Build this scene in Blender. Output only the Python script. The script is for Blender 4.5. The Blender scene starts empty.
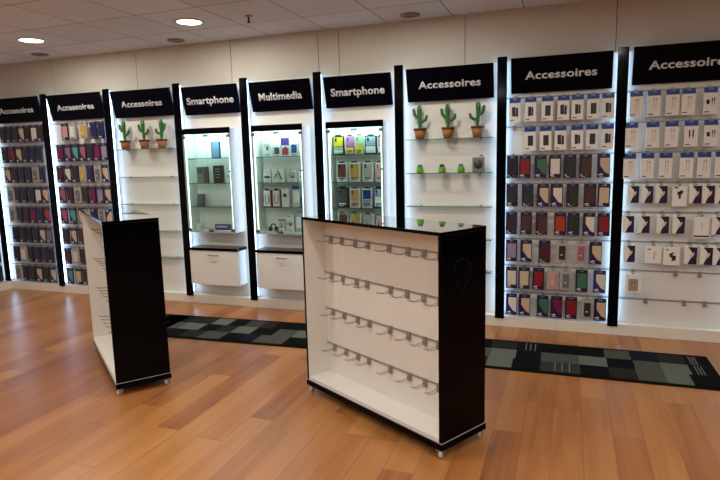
import bpy, math, random
from mathutils import Vector, Matrix
random.seed(7)
SC = bpy.context.scene
COL = SC.collection
PI = math.pi

# ------------------------------------------------------------------ camera
CAM = Vector((4.714, -4.959, 1.5238))
AX_R = Vector((0.93938, 0.34197, -0.02494)); AX_U = Vector((-0.02728, 0.14704, 0.98875)); AX_F = Vector((-0.34179, 0.92813, -0.14746))
FPX = 566.44
def at(px, py, y=None, z=None):
    """point of the world where the sight line through a pixel meets the plane y or z"""
    d = AX_F*FPX + AX_R*(px-360) + AX_U*(240-py)
    t = (y-CAM.y)/d.y if y is not None else (z-CAM.z)/d.z
    return CAM + d*t
def proj(p):
    d = Vector(p)-CAM
    return 360+FPX*d.dot(AX_R)/d.dot(AX_F), 240-FPX*d.dot(AX_U)/d.dot(AX_F)
def xw(px, y, z):
    """world x on the line (y, z) seen at pixel column px"""
    a, b = -4.0, 9.0
    for _ in range(50):
        m = (a+b)/2
        if proj((m, y, z))[0] < px: a = m
        else: b = m
    return (a+b)/2
cd = bpy.data.cameras.new('camera'); cam = bpy.data.objects.new('camera', cd); COL.objects.link(cam)
cam.matrix_world = Matrix(((AX_R.x, AX_U.x, -AX_F.x, CAM.x), (AX_R.y, AX_U.y, -AX_F.y, CAM.y), (AX_R.z, AX_U.z, -AX_F.z, CAM.z), (0, 0, 0, 1)))
cd.sensor_width = 36; cd.lens = FPX/720*36; cd.clip_start = .05
SC.camera = cam

# ------------------------------------------------------------------ materials
def lin(h):
    h = h.lstrip('#'); v = [int(h[i:i+2], 16)/255 for i in (0, 2, 4)]
    return tuple(c/12.92 if c <= .04045 else ((c+.055)/1.055)**2.4 for c in v)+(1,)
MATS = {}
def mat(name, hexc, rough=.5, metal=0, spec=.5, coat=0, noise=0, nscale=20, bump=0):
    """Principled surface with a faint procedural mottling"""
    if name in MATS: return MATS[name]
    m = bpy.data.materials.new(name); m.use_nodes = True
    nt = m.node_tree; b = nt.nodes['Principled BSDF']
    b.inputs['Base Color'].default_value = lin(hexc); b.inputs['Roughness'].default_value = rough
    b.inputs['Metallic'].default_value = metal; b.inputs['Specular IOR Level'].default_value = spec
    b.inputs['Coat Weight'].default_value = coat; b.inputs['Coat Roughness'].default_value = .03
    if noise or bump:
        tc = nt.nodes.new('ShaderNodeTexCoord'); n = nt.nodes.new('ShaderNodeTexNoise')
        n.inputs['Scale'].default_value = nscale; n.inputs['Detail'].default_value = 4
        nt.links.new(tc.outputs['Object'], n.inputs['Vector'])
        if noise:
            mx = nt.nodes.new('ShaderNodeMix'); mx.data_type = 'RGBA'; mx.blend_type = 'MULTIPLY'; mx.inputs[0].default_value = noise
            mx.inputs[6].default_value = lin(hexc); nt.links.new(n.outputs['Fac'], mx.inputs[7])
            g = nt.nodes.new('ShaderNodeMix'); g.data_type = 'RGBA'; g.blend_type = 'ADD'; g.inputs[0].default_value = noise*.5
            nt.links.new(mx.outputs[2], g.inputs[6]); g.inputs[7].default_value = lin(hexc)
            nt.links.new(g.outputs[2], b.inputs['Base Color'])
        if bump:
            bp = nt.nodes.new('ShaderNodeBump'); bp.inputs['Strength'].default_value = bump
            nt.links.new(n.outputs['Fac'], bp.inputs['Height']); nt.links.new(bp.outputs['Normal'], b.inputs['Normal'])
    MATS[name] = m; return m
def emit(name, hexc, strength):
    m = bpy.data.materials.new(name); m.use_nodes = True; nt = m.node_tree
    nt.nodes.clear(); o = nt.nodes.new('ShaderNodeOutputMaterial'); e = nt.nodes.new('ShaderNodeEmission')
    e.inputs[0].default_value = lin(hexc); e.inputs[1].default_value = strength
    nt.links.new(e.outputs[0], o.inputs[0]); return m
def glassy(name, hexc, gloss=.08, rough=.03):
    """thin clear sheet: tinted transparency with a mirror-like sheen"""
    m = bpy.data.materials.new(name); m.use_nodes = True; nt = m.node_tree; nt.nodes.clear()
    o = nt.nodes.new('ShaderNodeOutputMaterial'); t = nt.nodes.new('ShaderNodeBsdfTransparent'); g = nt.nodes.new('ShaderNodeBsdfGlossy')
    t.inputs[0].default_value = lin(hexc); g.inputs['Roughness'].default_value = rough
    x = nt.nodes.new('ShaderNodeMixShader'); lw = nt.nodes.new('ShaderNodeFresnel'); lw.inputs[0].default_value = 1.35
    nt.links.new(lw.outputs[0], x.inputs[0]); nt.links.new(t.outputs[0], x.inputs[1]); nt.links.new(g.outputs[0], x.inputs[2])
    nt.links.new(x.outputs[0], o.inputs[0]); MATS[name] = m; return m

WHITE = mat('white_laminate', '#e6e1d8', .45, noise=.08, nscale=3)
PANEL = mat('white_wall_panel', '#ded8cc', .5, noise=.08, nscale=2)
BLACK = mat('black_gloss_laminate', '#030306', .1, spec=.08)
BLACKTOP = mat('black_glass_top', '#040404', .02, spec=.6, coat=1)
SIGNBLK = mat('black_sign_acrylic', '#03040e', .1, spec=.06)
SOOT = mat('satin_black', '#0a0a0b', .35)
METAL = mat('brushed_steel', '#9c9894', .38, .5, noise=.15, nscale=60)
RAILM = mat('grey_aluminium_rail', '#a09a96', .4, .3)
WIRE = mat('dull_steel_wire', '#85817d', .4, .4)
HINGE = mat('dull_nickel_fitting', '#56524c', .45, .3)
CHROME = mat('polished_chrome', '#c9c9c9', .15, 1)
LETTER = mat('silver_white_lettering', '#d6d2cf', .4)
EDGE = mat('pale_edge_band', '#a5a39e', .4)
GLASS_E = mat('green_glass_edge', '#3f6f62', .15, spec=.6)
GLASS = glassy('clear_shelf_glass', '#f4fbf8')
DOORG = glassy('clear_door_glass', '#f6fbfa')
RUBBER = mat('grey_caster_tyre', '#c8c5c0', .45)
LEDM = emit('led_strip_light', '#aad2ff', 8.5)
CABLED = emit('cabinet_lamp_light', '#bdeef0', 72)
CABFILL = emit('cabinet_added_fill', '#c4f0f0', 5)  # glow of the strips added to fill the cabinets with light
DOWNL = emit('downlight_lamp_light', '#fff0dc', 14)

# ------------------------------------------------------------------ mesh builder
class MB:
    def __init__(s): s.v = []; s.f = []; s.m = []; s.sm = []
    def add(s, vs, fs, m=0, smooth=False):
        o = len(s.v); s.v += [tuple(p) for p in vs]
        for f in fs: s.f.append([i+o for i in f]); s.m.append(m); s.sm.append(smooth)
        return s
    def box(s, x0, x1, y0, y1, z0, z1, m=0, ms=None):
        """ms: materials of -x +x -y +y -z +z"""
        vs = [(x, y, z) for x in (x0, x1) for y in (y0, y1) for z in (z0, z1)]
        fs = [(0, 1, 3, 2), (4, 6, 7, 5), (0, 4, 5, 1), (2, 3, 7, 6), (0, 2, 6, 4), (1, 5, 7, 3)]
        for i, f in enumerate(fs):
            o = len(s.v)
            s.f.append(list(f)); s.m.append(ms[i] if ms else m); s.sm.append(False)
        n = len(s.v); s.v += vs
        for k in range(6): s.f[-6+k] = [i+n for i in s.f[-6+k]]
        return s
    def prism(s, poly, y0, y1, m=0):
        """poly in (x, z) extruded from y0 (front) to y1"""
        n = len(poly); vs = [(x, y0, z) for x, z in poly]+[(x, y1, z) for x, z in poly]
        fs = [tuple(range(n)), tuple(range(2*n-1, n-1, -1))]+[(i, n+i, n+(i+1) % n, (i+1) % n) for i in range(n)]
        return s.add(vs, fs, m)
    def lathe(s, prof, c=(0, 0, 0), n=20, m=0, axis='z', smooth=True):
        vs = []; k = len(prof)
        for i in range(n):
            a = 2*PI*i/n
            for r, h in prof:
                p = (r*math.cos(a), r*math.sin(a), h)
                if axis == 'y': p = (p[0], p[2], p[1])
                if axis == 'x': p = (p[2], p[0], p[1])
                vs.append((c[0]+p[0], c[1]+p[1], c[2]+p[2]))
        fs = [(i*k+j, ((i+1) % n)*k+j, ((i+1) % n)*k+j+1, i*k+j+1) for i in range(n) for j in range(k-1)]
        s.add(vs, fs, m, smooth)
        for j in (0, k-1):
            if prof[j][0] > 1e-6: s.f.append([len(s.v)-len(vs)+i*k+j for i in range(n)]); s.m.append(m); s.sm.append(False)
        return s
    def tube(s, pts, r, n=8, m=0, caps=True):
        pts = [Vector(p) for p in pts]; rs = r if isinstance(r, (list, tuple)) else [r]*len(pts)
        rings = []; ref = None
        for i, p in enumerate(pts):
            t = (pts[min(i+1, len(pts)-1)]-pts[max(i-1, 0)]).normalized()
            if ref is None: ref = Vector((0, 0, 1)) if abs(t.z) < .9 else Vector((1, 0, 0))
            u = t.cross(ref).normalized(); w = u.cross(t).normalized(); ref = w
            rings.append([p+(u*math.cos(2*PI*k/n)+w*math.sin(2*PI*k/n))*rs[i] for k in range(n)])
        vs = [q for g in rings for q in g]
        fs = [(i*n+k, i*n+(k+1) % n, (i+1)*n+(k+1) % n, (i+1)*n+k) for i in range(len(pts)-1) for k in range(n)]
        s.add(vs, fs, m, True)
        if caps: s.add(rings[0], [tuple(range(n))], m); s.add(rings[-1], [tuple(range(n))], m)
        return s
    def build(s, name, mats, parent=None, loc=(0, 0, 0), rotz=0, bevel=0):
        me = bpy.data.meshes.new(name); me.from_pydata(s.v, [], s.f); me.update()
        for m in (mats if isinstance(mats, (list, tuple)) else [mats]): me.materials.append(m)
        for p, mi, q in zip(me.polygons, s.m, s.sm): p.material_index = mi; p.use_smooth = q
        import bmesh
        bm = bmesh.new(); bm.from_mesh(me); bmesh.ops.recalc_face_normals(bm, faces=bm.faces); bm.to_mesh(me); bm.free()
        o = bpy.data.objects.new(name, me); COL.objects.link(o)
        o.location = loc; o.rotation_euler = (0, 0, rotz)
        if parent: o.parent = parent
        if bevel:
            b = o.modifiers.new('bevel', 'BEVEL'); b.width = bevel; b.segments = 2; b.limit_method = 'ANGLE'
        return o
def tag(o, label, cat, group=None):
    assert 4 <= len(label.split()) <= 16, label
    o['label'] = label; o['category'] = cat
    if group: o['group'] = group
    return o
def thing(name, label, cat, loc=(0, 0, 0), rotz=0, group=None):
    o = bpy.data.objects.new(name, None); COL.objects.link(o); o.empty_display_size = .05
    o.location = loc; o.rotation_euler = (0, 0, rotz)
    return tag(o, label, cat, group)
KIDS = {}
def copy_tree(src, label, loc, rotz=0, swaps=None):
    r = src.copy(); COL.objects.link(r); r.location = loc; r.rotation_euler = (0, 0, rotz); r['label'] = label
    assert 4 <= len(label.split()) <= 16, label
    for ch in src.children:
        c = ch.copy(); COL.objects.link(c); c.parent = r
        for g in ch.children:
            d = g.copy(); COL.objects.link(d); d.parent = c
        if swaps and ch.name.split('.')[0] in swaps:
            c.material_slots[0].link = 'OBJECT'; c.material_slots[0].material = swaps[ch.name.split('.')[0]]
    return r
def struct(o): o['kind'] = 'structure'; return o
def lettering(text, width, height, name, material, parent, loc, rot, bold=.02, depth=.004):
    cu = bpy.data.curves.new('lettering_curve', 'FONT'); cu.body = text; cu.size = 1; cu.offset = bold; cu.extrude = 0; cu.align_x = 'CENTER'; cu.space_character = 1.03
    cu.resolution_u = 3
    t = bpy.data.objects.new('lettering_curve', cu); COL.objects.link(t)
    dg = bpy.context.evaluated_depsgraph_get(); me = bpy.data.meshes.new_from_object(t.evaluated_get(dg))
    bpy.data.objects.remove(t)
    xs = [v.co.x for v in me.vertices]; w = max(xs)-min(xs); cx = (max(xs)+min(xs))/2
    for v in me.vertices:
        v.co.x = (v.co.x-cx)*width/w; v.co.y = (v.co.y-.36)*height/.73
    me.materials.clear(); me.materials.append(material)
    o = bpy.data.objects.new(name, me); COL.objects.link(o); o.parent = parent; o.location = loc; o.rotation_euler = rot
    md = o.modifiers.new('thick', 'SOLIDIFY'); md.thickness = depth; md.offset = 1
    return o

# ------------------------------------------------------------------ setting
XL, XR, YB, YF, ZC = -1.84, 9.2, .10, -9.6, 2.69
def floor_material():
    m = bpy.data.materials.new('oak_laminate_boards'); m.use_nodes = True; nt = m.node_tree; N = nt.nodes; L = nt.links
    b = N['Principled BSDF']; tc = N.new('ShaderNodeTexCoord'); sp = N.new('ShaderNodeSeparateXYZ'); L.new(tc.outputs['Object'], sp.inputs[0])
    def math_(op, a, bb=None, v=None):
        n = N.new('ShaderNodeMath'); n.operation = op
        L.new(a, n.inputs[0])
        if bb is not None: L.new(bb, n.inputs[1])
        if v is not None: n.inputs[1].default_value = v
        return n.outputs[0]
    u = math_('DIVIDE', math_('SUBTRACT', sp.outputs['X'], v=4.67), v=.154)
    row = math_('FLOOR', u); fu = math_('FRACT', u)
    wn = N.new('ShaderNodeTexWhiteNoise'); wn.noise_dimensions = '1D'; L.new(row, wn.inputs['W'])
    w = math_('ADD', math_('DIVIDE', sp.outputs['Y'], v=1.25), math_('MULTIPLY', wn.outputs['Value'], v=7.3))
    col = math_('FLOOR', w); fw = math_('FRACT', w)
    cv = N.new('ShaderNodeCombineXYZ'); L.new(row, cv.inputs[0]); L.new(col, cv.inputs[1])
    w2 = N.new('ShaderNodeTexWhiteNoise'); w2.noise_dimensions = '2D'; L.new(cv.outputs[0], w2.inputs['Vector'])
    # grain, stretched along the boards and shifted from board to board
    gv = N.new('ShaderNodeCombineXYZ'); L.new(math_('MULTIPLY', sp.outputs['X'], v=17), gv.inputs[0]); L.new(math_('MULTIPLY', sp.outputs['Y'], v=1.1), gv.inputs[1]); L.new(math_('MULTIPLY', w2.outputs['Value'], v=40), gv.inputs[2])
    g = N.new('ShaderNodeTexNoise'); g.inputs['Scale'].default_value = 1; g.inputs['Detail'].default_value = 5; g.inputs['Distortion'].default_value = .8; L.new(gv.outputs[0], g.inputs['Vector'])
    mixv = math_('ADD', math_('MULTIPLY', w2.outputs['Value'], v=.44), math_('MULTIPLY', g.outputs['Fac'], v=.62))
    r = N.new('ShaderNodeValToRGB'); e = r.color_ramp.elements
    e[0].position = .22; e[0].color = lin('#80492a'); e[1].position = .95; e[1].color = lin('#c08a50')
    for p, c in ((.38, '#985d30'), (.58, '#aa6f3c'), (.76, '#b57a44')):
        k = e.new(p); k.color = lin(c)
    L.new(mixv, r.inputs[0])
    # seams
    s1 = math_('LESS_THAN', math_('MINIMUM', fu, math_('SUBTRACT', math_('ADD', math_('MULTIPLY', fu, v=-1), v=1), v=0)), v=.012)
    s2 = math_('LESS_THAN', fw, v=.004)
    seam = math_('MULTIPLY', math_('MAXIMUM', s1, s2), v=.5)
    mx = N.new('ShaderNodeMix'); mx.data_type = 'RGBA'; L.new(seam, mx.inputs[0]); L.new(r.outputs[0], mx.inputs[6]); mx.inputs[7].default_value = lin('#5a3820')
    L.new(mx.outputs[2], b.inputs['Base Color'])
    rr = N.new('ShaderNodeMapRange'); L.new(g.outputs['Fac'], rr.inputs[0]); rr.inputs[3].default_value = .26; rr.inputs[4].default_value = .36
    L.new(rr.outputs[0], b.inputs['Roughness']); b.inputs['Specular IOR Level'].default_value = .5
    return m
struct(MB().box(XL-.1, XR+.1, YF-.1, YB+.1, -.08, 0).build('floor', floor_material()))
def ceiling_material():
    m = bpy.data.materials.new('mineral_ceiling_tiles'); m.use_nodes = True; nt = m.node_tree; N = nt.nodes; L = nt.links
    b = N['Principled BSDF']; tc = N.new('ShaderNodeTexCoord'); mp = N.new('ShaderNodeMapping'); L.new(tc.outputs['Object'], mp.inputs[0])
    mp.inputs['Location'].default_value = (-.21, .42, 0)
    br = N.new('ShaderNodeTexBrick'); br.offset = 0; br.inputs['Scale'].default_value = 1; br.inputs['Brick Width'].default_value = .59; br.inputs['Row Height'].default_value = .64
    br.inputs['Mortar Size'].default_value = .005; br.inputs['Color1'].default_value = lin('#dad6d2'); br.inputs['Color2'].default_value = lin('#e4e0dc'); br.inputs['Mortar'].default_value = lin('#7d7872')
    L.new(mp.outputs[0], br.inputs[0]); n = N.new('ShaderNodeTexNoise'); n.inputs['Scale'].default_value = 1.1; L.new(tc.outputs['Object'], n.inputs[0])
    mx = N.new('ShaderNodeMix'); mx.data_type = 'RGBA'; mx.blend_type = 'MULTIPLY'; mx.inputs[0].default_value = .15; L.new(br.outputs[0], mx.inputs[6]); L.new(n.outputs['Fac'], mx.inputs[7])
    L.new(mx.outputs[2], b.inputs['Base Color']); b.inputs['Roughness'].default_value = .9
    return m
struct(MB().box(XL-.1, XR+.1, YF-.1, YB+.1, ZC, ZC+.08).build('ceiling', ceiling_material()))
def bulkhead():
    """back wall: cladding boards with open joints above the display bays"""
    mb = MB(); js = [XL-.1, -.82, .36, 1.53, 2.48, 2.69, 3.855, 5.04, 6.2, 7.4, XR+.1]
    for a, c in zip(js, js[1:]): mb.box(a+.003, c-.003, YB, YB+.03, 0, ZC)
    mb.box(XL-.1, XR+.1, YB+.012, YB+.1, 0, ZC, 1)
    return mb
struct(bulkhead().build('wall_back', [mat('bulkhead_cladding', '#cfc6b6', .55, noise=.08, nscale=2), mat('joint_grey', '#4a4540', .8)]))
WALLM = mat('plain_wall_paint', '#3a3835', .7, noise=.1, nscale=2)
struct(MB().box(XL-.1, XL, YF, YB, 0, ZC).build('wall_left', PANEL))
struct(MB().box(XR, XR+.1, YF, YB, 0, ZC).build('wall_right', WALLM))
struct(MB().box(XL, XR, YF-.1, YF, 0, ZC).build('wall_front', WALLM))
PLINTH = mat('cream_plinth_board', '#e4ddcf', .35, noise=.06, nscale=4)
def plinth():
    mb = MB(); js = [-1.735, -.9, .006, .918, 1.71, 2.499, 3.287, 4.179, 4.66, 5.09, 6.0, 7.0, 8.0, XR]
    for a, c in zip(js, js[1:]): mb.box(a+.0006, c-.0006, .006, YB-.001, 0, .094)
    return mb
struct(plinth().build('baseboard_back', PLINTH, bevel=.0015))
struct(MB().box(XL, -1.7356, YF, YB-.001, 0, .094).build('baseboard_left', PLINTH))

# ------------------------------------------------------------------ black posts with LED strips behind
POSTS = [-.9, .0056, .9177, 1.7097, 2.4989, 3.2869, 4.1793, 5.0916, 6.0]
ORD = ['first', 'second', 'third', 'fourth', 'fifth', 'sixth', 'seventh', 'eighth', 'ninth']
SAY = ['between the two leftmost Accessoires signs', 'left of the left shelf bay with three cacti', 'between the left cactus shelves and the first Smartphone sign',
       'between the left Smartphone sign and the Multimedia sign', 'between the Multimedia sign and the right Smartphone sign', 'left of the right cactus shelf bay, beside a Smartphone sign',
       'right of the right cactus shelves, beside phone cases', 'left of the earphone bay at the right edge', 'just outside the right edge of the photo']
def make_post():
    p = thing('display_post', 'x x x x', 'post', group='black posts between the bays')
    MB().box(-.0395, .0395, -.004, .016, .075, 2.30).build('post_panel', BLACK, p, bevel=.002)
    MB().box(-.02, .02, .0162, .0985, .0955, 2.28).build('spacer', WHITE, p)
    for s in (-1, 1):
        MB().box(s*.0205 if s > 0 else -.0285, .0285 if s > 0 else -.0205, .03, .05, .12, 2.28).build('led_strip', LEDM, p)
    return p
post0 = make_post()
post0['label'] = 'black glossy post '+SAY[0]; post0.location = (POSTS[0], 0, 0)
for x, t in zip(POSTS[1:], SAY[1:]):
    copy_tree(post0, 'black glossy post '+t, (x, 0, 0))
copy_tree(post0, 'black glossy post in the corner at the left edge of the photo', (-1.78, 0, 0))

# ------------------------------------------------------------------ signs
BAYS = [(-1.78, -.9), (-.9, .0056), (.0056, .9177), (.9177, 1.7097), (1.7097, 2.4989), (2.4989, 3.2869), (3.2869, 4.1793), (4.1793, 5.0916), (5.0916, 6.0)]
SIGNS = [('Accessoires', .53), ('Accessoires', .53), ('Accessoires', .53), ('Smartphone', .55), ('Multimedia', .46), ('Smartphone', .52), ('Accessoires', .54), ('Accessoires', .545), ('Accessoires', .545)]
SIGNSAY = ['black Accessoires sign cut by the left edge of the photo', 'black Accessoires sign above the second phone case bay from the left', 'black Accessoires sign above the left shelves with three cacti',
           'black Smartphone sign over the nearly empty glass cabinet', 'black Multimedia sign over the middle glass cabinet', 'black Smartphone sign over the cabinet with a yellow case box',
           'black Accessoires sign above the right shelves with three cacti', 'black Accessoires sign above the full bay of purple case packs', 'black Accessoires sign above the earphone boxes at the right edge']
for (a, b), (txt, tw), lab in zip(BAYS, SIGNS, SIGNSAY):
    w = (b-a)-.08-.06; cx = (a+b)/2
    dz = {-.9: .014, .0056: .002, .9177: -.01, 1.7097: -.015, 2.4989: -.018, 3.2869: -.006, 4.1793: .015, 5.0916: .028}.get(a, .02); z0, z1 = 1.985+dz, 2.262+dz; y0, y1 = .045, -.02
    s = thing('sign_board', lab, 'sign', (cx, 0, 0), 0, 'black header signs along the wall')
    mb = MB(); h = w/2
    vs = [(-h, y0, z0), (h, y0, z0), (h, y1, z1), (-h, y1, z1), (-h, .089, z0), (h, .089, z0), (h, .089, z1), (-h, .089, z1)]
    th = .02
    vs[4:] = [(-h, y0+th, z0+.004), (h, y0+th, z0+.004), (h, y1+th, z1+.004), (-h, y1+th, z1+.004)]
    mb.add(vs, [(0, 1, 2, 3), (7, 6, 5, 4), (0, 4, 5, 1), (3, 2, 6, 7), (0, 3, 7, 4), (1, 5, 6, 2)])
    mb.build('board', SIGNBLK, s, bevel=.002)
    for q in (-1, 1): MB().box(q*h*.6-.015, q*h*.6+.015, y0+.005, .0695, z0+.04, z0+.07).build('wall_bracket', SOOT, s)
    tilt = math.atan2(y0-y1, z1-z0)
    cap = .064 if txt == 'Accessoires' else .07
    mid = Vector((0, (y0+y1)/2-.001, (z0+z1)/2))
    lettering(txt, tw, cap, 'lettering', LETTER, s, mid, (PI/2-0+tilt*1, 0, 0), bold=.022)

# ------------------------------------------------------------------ wall bays
RZ = [.304+.2376*k for k in range(8)][::-1]           # rail heights, top row first
BAYNAME = {0: 'leftmost bay', 1: 'second bay from left', 7: 'second bay from right', 8: 'bay at right edge'}
def bay_panel(i, rails, label):
    a, b = BAYS[i]; hw = (b-a)/2-.0212
    t = thing('slatwall_unit' if rails else 'wall_unit', label, 'wall display', ((a+b)/2, 0, 0), 0, 'white back panels of the wall bays')
    mb = MB()
    if rails:
        zs = [.0955]+[z for z in sorted(rails)]+[2.275]
        for z0, z1 in zip(zs, zs[1:]): mb.box(-hw, hw, .07, .088, z0+(.006 if z0 > .1 else 0), z1-(.006 if z1 < 2.2 else 0))
        mb.box(-hw, hw, .082, .0985, .0955, 2.275)
    else: mb.box(-hw, hw, .084, .0985, .0955, 2.275)
    mb.build('back_panel', PANEL, t)
    for z in rails:
        MB().box(-hw, hw, .062, .0815, z-.0055, z+.0055).build('rail', RAILM, t)
    return t
def hook_mesh(L):
    """flat clip that hangs on the rail and a double wire prong with an upturned end"""
    c = MB().box(-.013, .013, -.006, 0, -.034, .008).box(-.013, .013, -.012, 0, .006, .012)
    w = MB()
    for s in (-1, 1):
        w.tube([(s*.009, -.004, -.016), (s*.009, -L*.45, -.016), (s*.009, -L*.88, -.016), (s*.007, -L, -.009)], .0018, 6)
    w.tube([(-.007, -L, -.009), (0, -L-.003, -.008), (.007, -L, -.009)], .0018, 6)
    return c, w
HOOKC, HOOKW = hook_mesh(.078)
HC = HOOKC.build('hook', METAL); HW = HOOKW.build('wire_prong', WIRE, HC)
def add_hook(parent, x, z, y=.062):
    c = HC.copy(); COL.objects.link(c); c.parent = parent; c.location = (x, y, z)
    d = HW.copy(); COL.objects.link(d); d.parent = c
P0 = bay_panel(0, RZ, 'white back panel with rails in the leftmost bay of packs')
P1 = bay_panel(1, RZ, 'white back panel with rails behind the left gondola stand')
P7 = bay_panel(7, RZ, 'white back panel with rails behind the purple case packs')
P8 = bay_panel(8, RZ, 'white back panel with rails and two nearly empty lower rows')
PS = bay_panel(0, RZ, 'white side wall back panel with rails at the left edge')
PS.location = (-1.7405, -.475, 0); PS.rotation_euler = (0, 0, PI/2)
for i, lab in ((2, 'plain white back panel of the left cactus shelves'), (3, 'plain white back panel behind the nearly empty glass cabinet'), (4, 'plain white back panel under the Multimedia sign'),
               (5, 'plain white back panel behind the cabinet with yellow box'), (6, 'plain white back panel of the right cactus shelves')):
    bay_panel(i, [], lab)

# ------------------------------------------------------------------ packages
PURPLE = mat('dark_purple_card', '#241a3c', .35, noise=.3, nscale=30)
PURPLE2 = mat('violet_card', '#33266a', .35, noise=.2, nscale=30)
NAVY = mat('navy_blue_header', '#1b418c', .35)
BOXW = mat('cream_white_box', '#ebe3d8', .5, noise=.08, nscale=30)
PRINT = mat('white_print', '#d8d4de', .5)
INK = mat('black_ink_print', '#1c1a1a', .5)
COLS = {'black': '#15141a', 'charcoal': '#2a2629', 'grey': '#6a6870', 'red': '#82171c', 'dark red': '#4c141e', 'magenta': '#6e1445', 'pink': '#a2566f', 'mauve': '#86607f', 'lilac': '#93809a',
        'beige': '#c7ac90', 'cream': '#d6c8b8', 'white': '#dcd8d4', 'green': '#386b4e', 'teal': '#4f9a90', 'brown': '#4a2a20', 'yellow': '#c79a1e', 'navy': '#1c2148', 'orange red': '#a83420', 'dark green': '#232c20', 'gold': '#c49a4c', 'rose': '#c98f8a'}
CM = {k: mat('phone_case_'+k.replace(' ', '_'), v, .4, noise=.15, nscale=40) for k, v in COLS.items()}
CLEAR = mat('frosted_clear_plastic', '#a9a29a', .2, spec=.6)

W_, H_ = .094, .188
def euro_card(mb, w, h, y0, y1, m=0):
    """hang card with a slot cut near the top"""
    t = h*.06; s = w*.16
    mb.box(-w/2, w/2, y0, y1, -h, -t*1.6, m)
    mb.box(-w/2, -s, y0, y1, -t*1.6, -t*.7, m); mb.box(s, w/2, y0, y1, -t*1.6, -t*.7, m)
    mb.box(-w/2, w/2, y0, y1, -t*.7, 0, m)
def proto_case(kind):
    """carded phone case hung from a hook, origin at the top middle of the card"""
    t = thing('phone_case_pack', 'x x x x', 'phone case')
    mb = MB(); euro_card(mb, W_, H_, .004, .016); mb.build('card', PURPLE, t)
    a, b, z0, z1 = -.038, .038, -H_*.93, -H_*.17
    if kind == 'cut':      # case picture with a corner cut away by the card's swoosh
        MB().prism([(a+.012, z1), (b+.004, z1), (b+.004, z0+.012), (a+.05, z0+.028), (a+.012, z0+.085)], -.002, .0038).build('phone_case', CM['beige'], t, bevel=.001)
    elif kind == 'full':
        MB().prism([(a+.004, z1), (b, z1), (b, z0+.02), (a+.004, z0+.02)], -.002, .0038).build('phone_case', CM['beige'], t, bevel=.002)
    elif kind == 'book':   # phone case with camera ring
        MB().prism([(a+.012, z1), (b+.006, z1), (b+.006, z0+.01), (a+.012, z0+.01)], -.002, .0038).lathe([(0, -.0036), (.008, -.0036), (.008, -.002)], (a+.028, 0, z1-.02), 12, 0, 'y').build('phone_case', CM['charcoal'], t, bevel=.001)
    MB().box(-.037, -.021, .002, .0038, -H_*.9, -H_*.85).box(-.03, .0, .002, .0038, -H_*.955, -H_*.935).lathe([(0, .002), (.008, .002), (.008, .0038)], (-.014 if kind != 'book' else .012, 0, -H_*.86), 10, 0, 'y').build('print', PRINT, t)
    return t
def proto_clear():
    t = thing('phone_case_pack', 'x x x x', 'phone case')
    mb = MB(); euro_card(mb, W_, H_*.94, .004, .014); mb.build('card', CLEAR, t)
    MB().prism([(-.024, -.04), (.026, -.04), (.026, -.155), (-.024, -.155)], -.006, .0038).lathe([(0, -.0075), (.008, -.0075), (.008, -.006)], (-.008, 0, -.06), 12, 0, 'y').build('phone_case', CM['charcoal'], t, bevel=.003)
    MB().box(-.012, .006, -.0072, -.0062, -.12, -.112).build('print', PRINT, t)
    return t
def proto_box(kind):
    """white box with a navy hang header"""
    t = thing('accessory_box', 'x x x x', 'accessory box')
    MB().box(-.045, .045, -.004, .024, -.195, -.03).build('carton', BOXW, t, bevel=.001)
    mb = MB(); mb.box(-.045, .045, .008, .012, -.03, -.0135).box(-.045, -.014, .008, .012, -.0135, -.005).box(.014, .045, .008, .012, -.0135, -.005).box(-.045, .045, .008, .012, -.005, 0)
    mb.box(-.045, .045, -.0048, -.0041, -.04, -.03); mb.build('header', NAVY, t)
    if kind == 'device':
        MB().box(-.018, .024, -.006, -.0042, -.155, -.072).build('picture', CM['charcoal'], t, bevel=.003)
    elif kind == 'device2':
        MB().box(-.018, .006, -.006, -.0042, -.15, -.075).box(.008, .022, -.006, -.0042, -.148, -.08).build('picture', CM['dark green'], t, bevel=.003)
    elif kind == 'tilt':
        MB().prism([(-.024, -.075), (.004, -.07), (.006, -.15), (-.022, -.147)], -.006, -.0042).prism([(.008, -.078), (.026, -.082), (.026, -.15), (.008, -.152)], -.006, -.0042).build('picture', CM['charcoal'], t, bevel=.001)
    elif kind == 'cable':
        g = MB()
        for s in (-1, 1):
            g.tube([(s*.008+.006, -.005, -.06), (s*.010+.006, -.005, -.09), (s*.006+.006, -.005, -.12), (s*.012+.002, -.005, -.15)], .0014, 6)
            g.box(s*.008+.002, s*.008+.010, -.006, -.0042, -.075, -.058)
        g.build('picture', mat('pale_cable_print', '#b89e88', .5), t)
    elif kind == 'plugs':
        MB().box(-.016, -.007, -.006, -.0042, -.118, -.07).box(-.014, -.009, -.006, -.0042, -.13, -.115).box(.008, .017, -.006, -.0042, -.118, -.068).box(.010, .015, -.006, -.0042, -.13, -.115).build('picture', INK, t)
    elif kind == 'charger':
        MB().lathe([(0, -.006), (.011, -.006), (.011, -.0042)], (-.018, 0, -.112), 14, 0, 'y').box(-.028, -.008, -.006, -.0042, -.112, -.09).box(.006, .013, -.006, -.0042, -.105, -.078).box(.021, .028, -.006, -.0042, -.102, -.075).box(.008, .011, -.006, -.0042, -.13, -.105).box(.023, .026, -.006, -.0042, -.128, -.102).build('picture', INK, t)
    MB().box(-.038, -.006, -.005, -.0042, -.182, -.175).build('print', INK, t)
    return t
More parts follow.
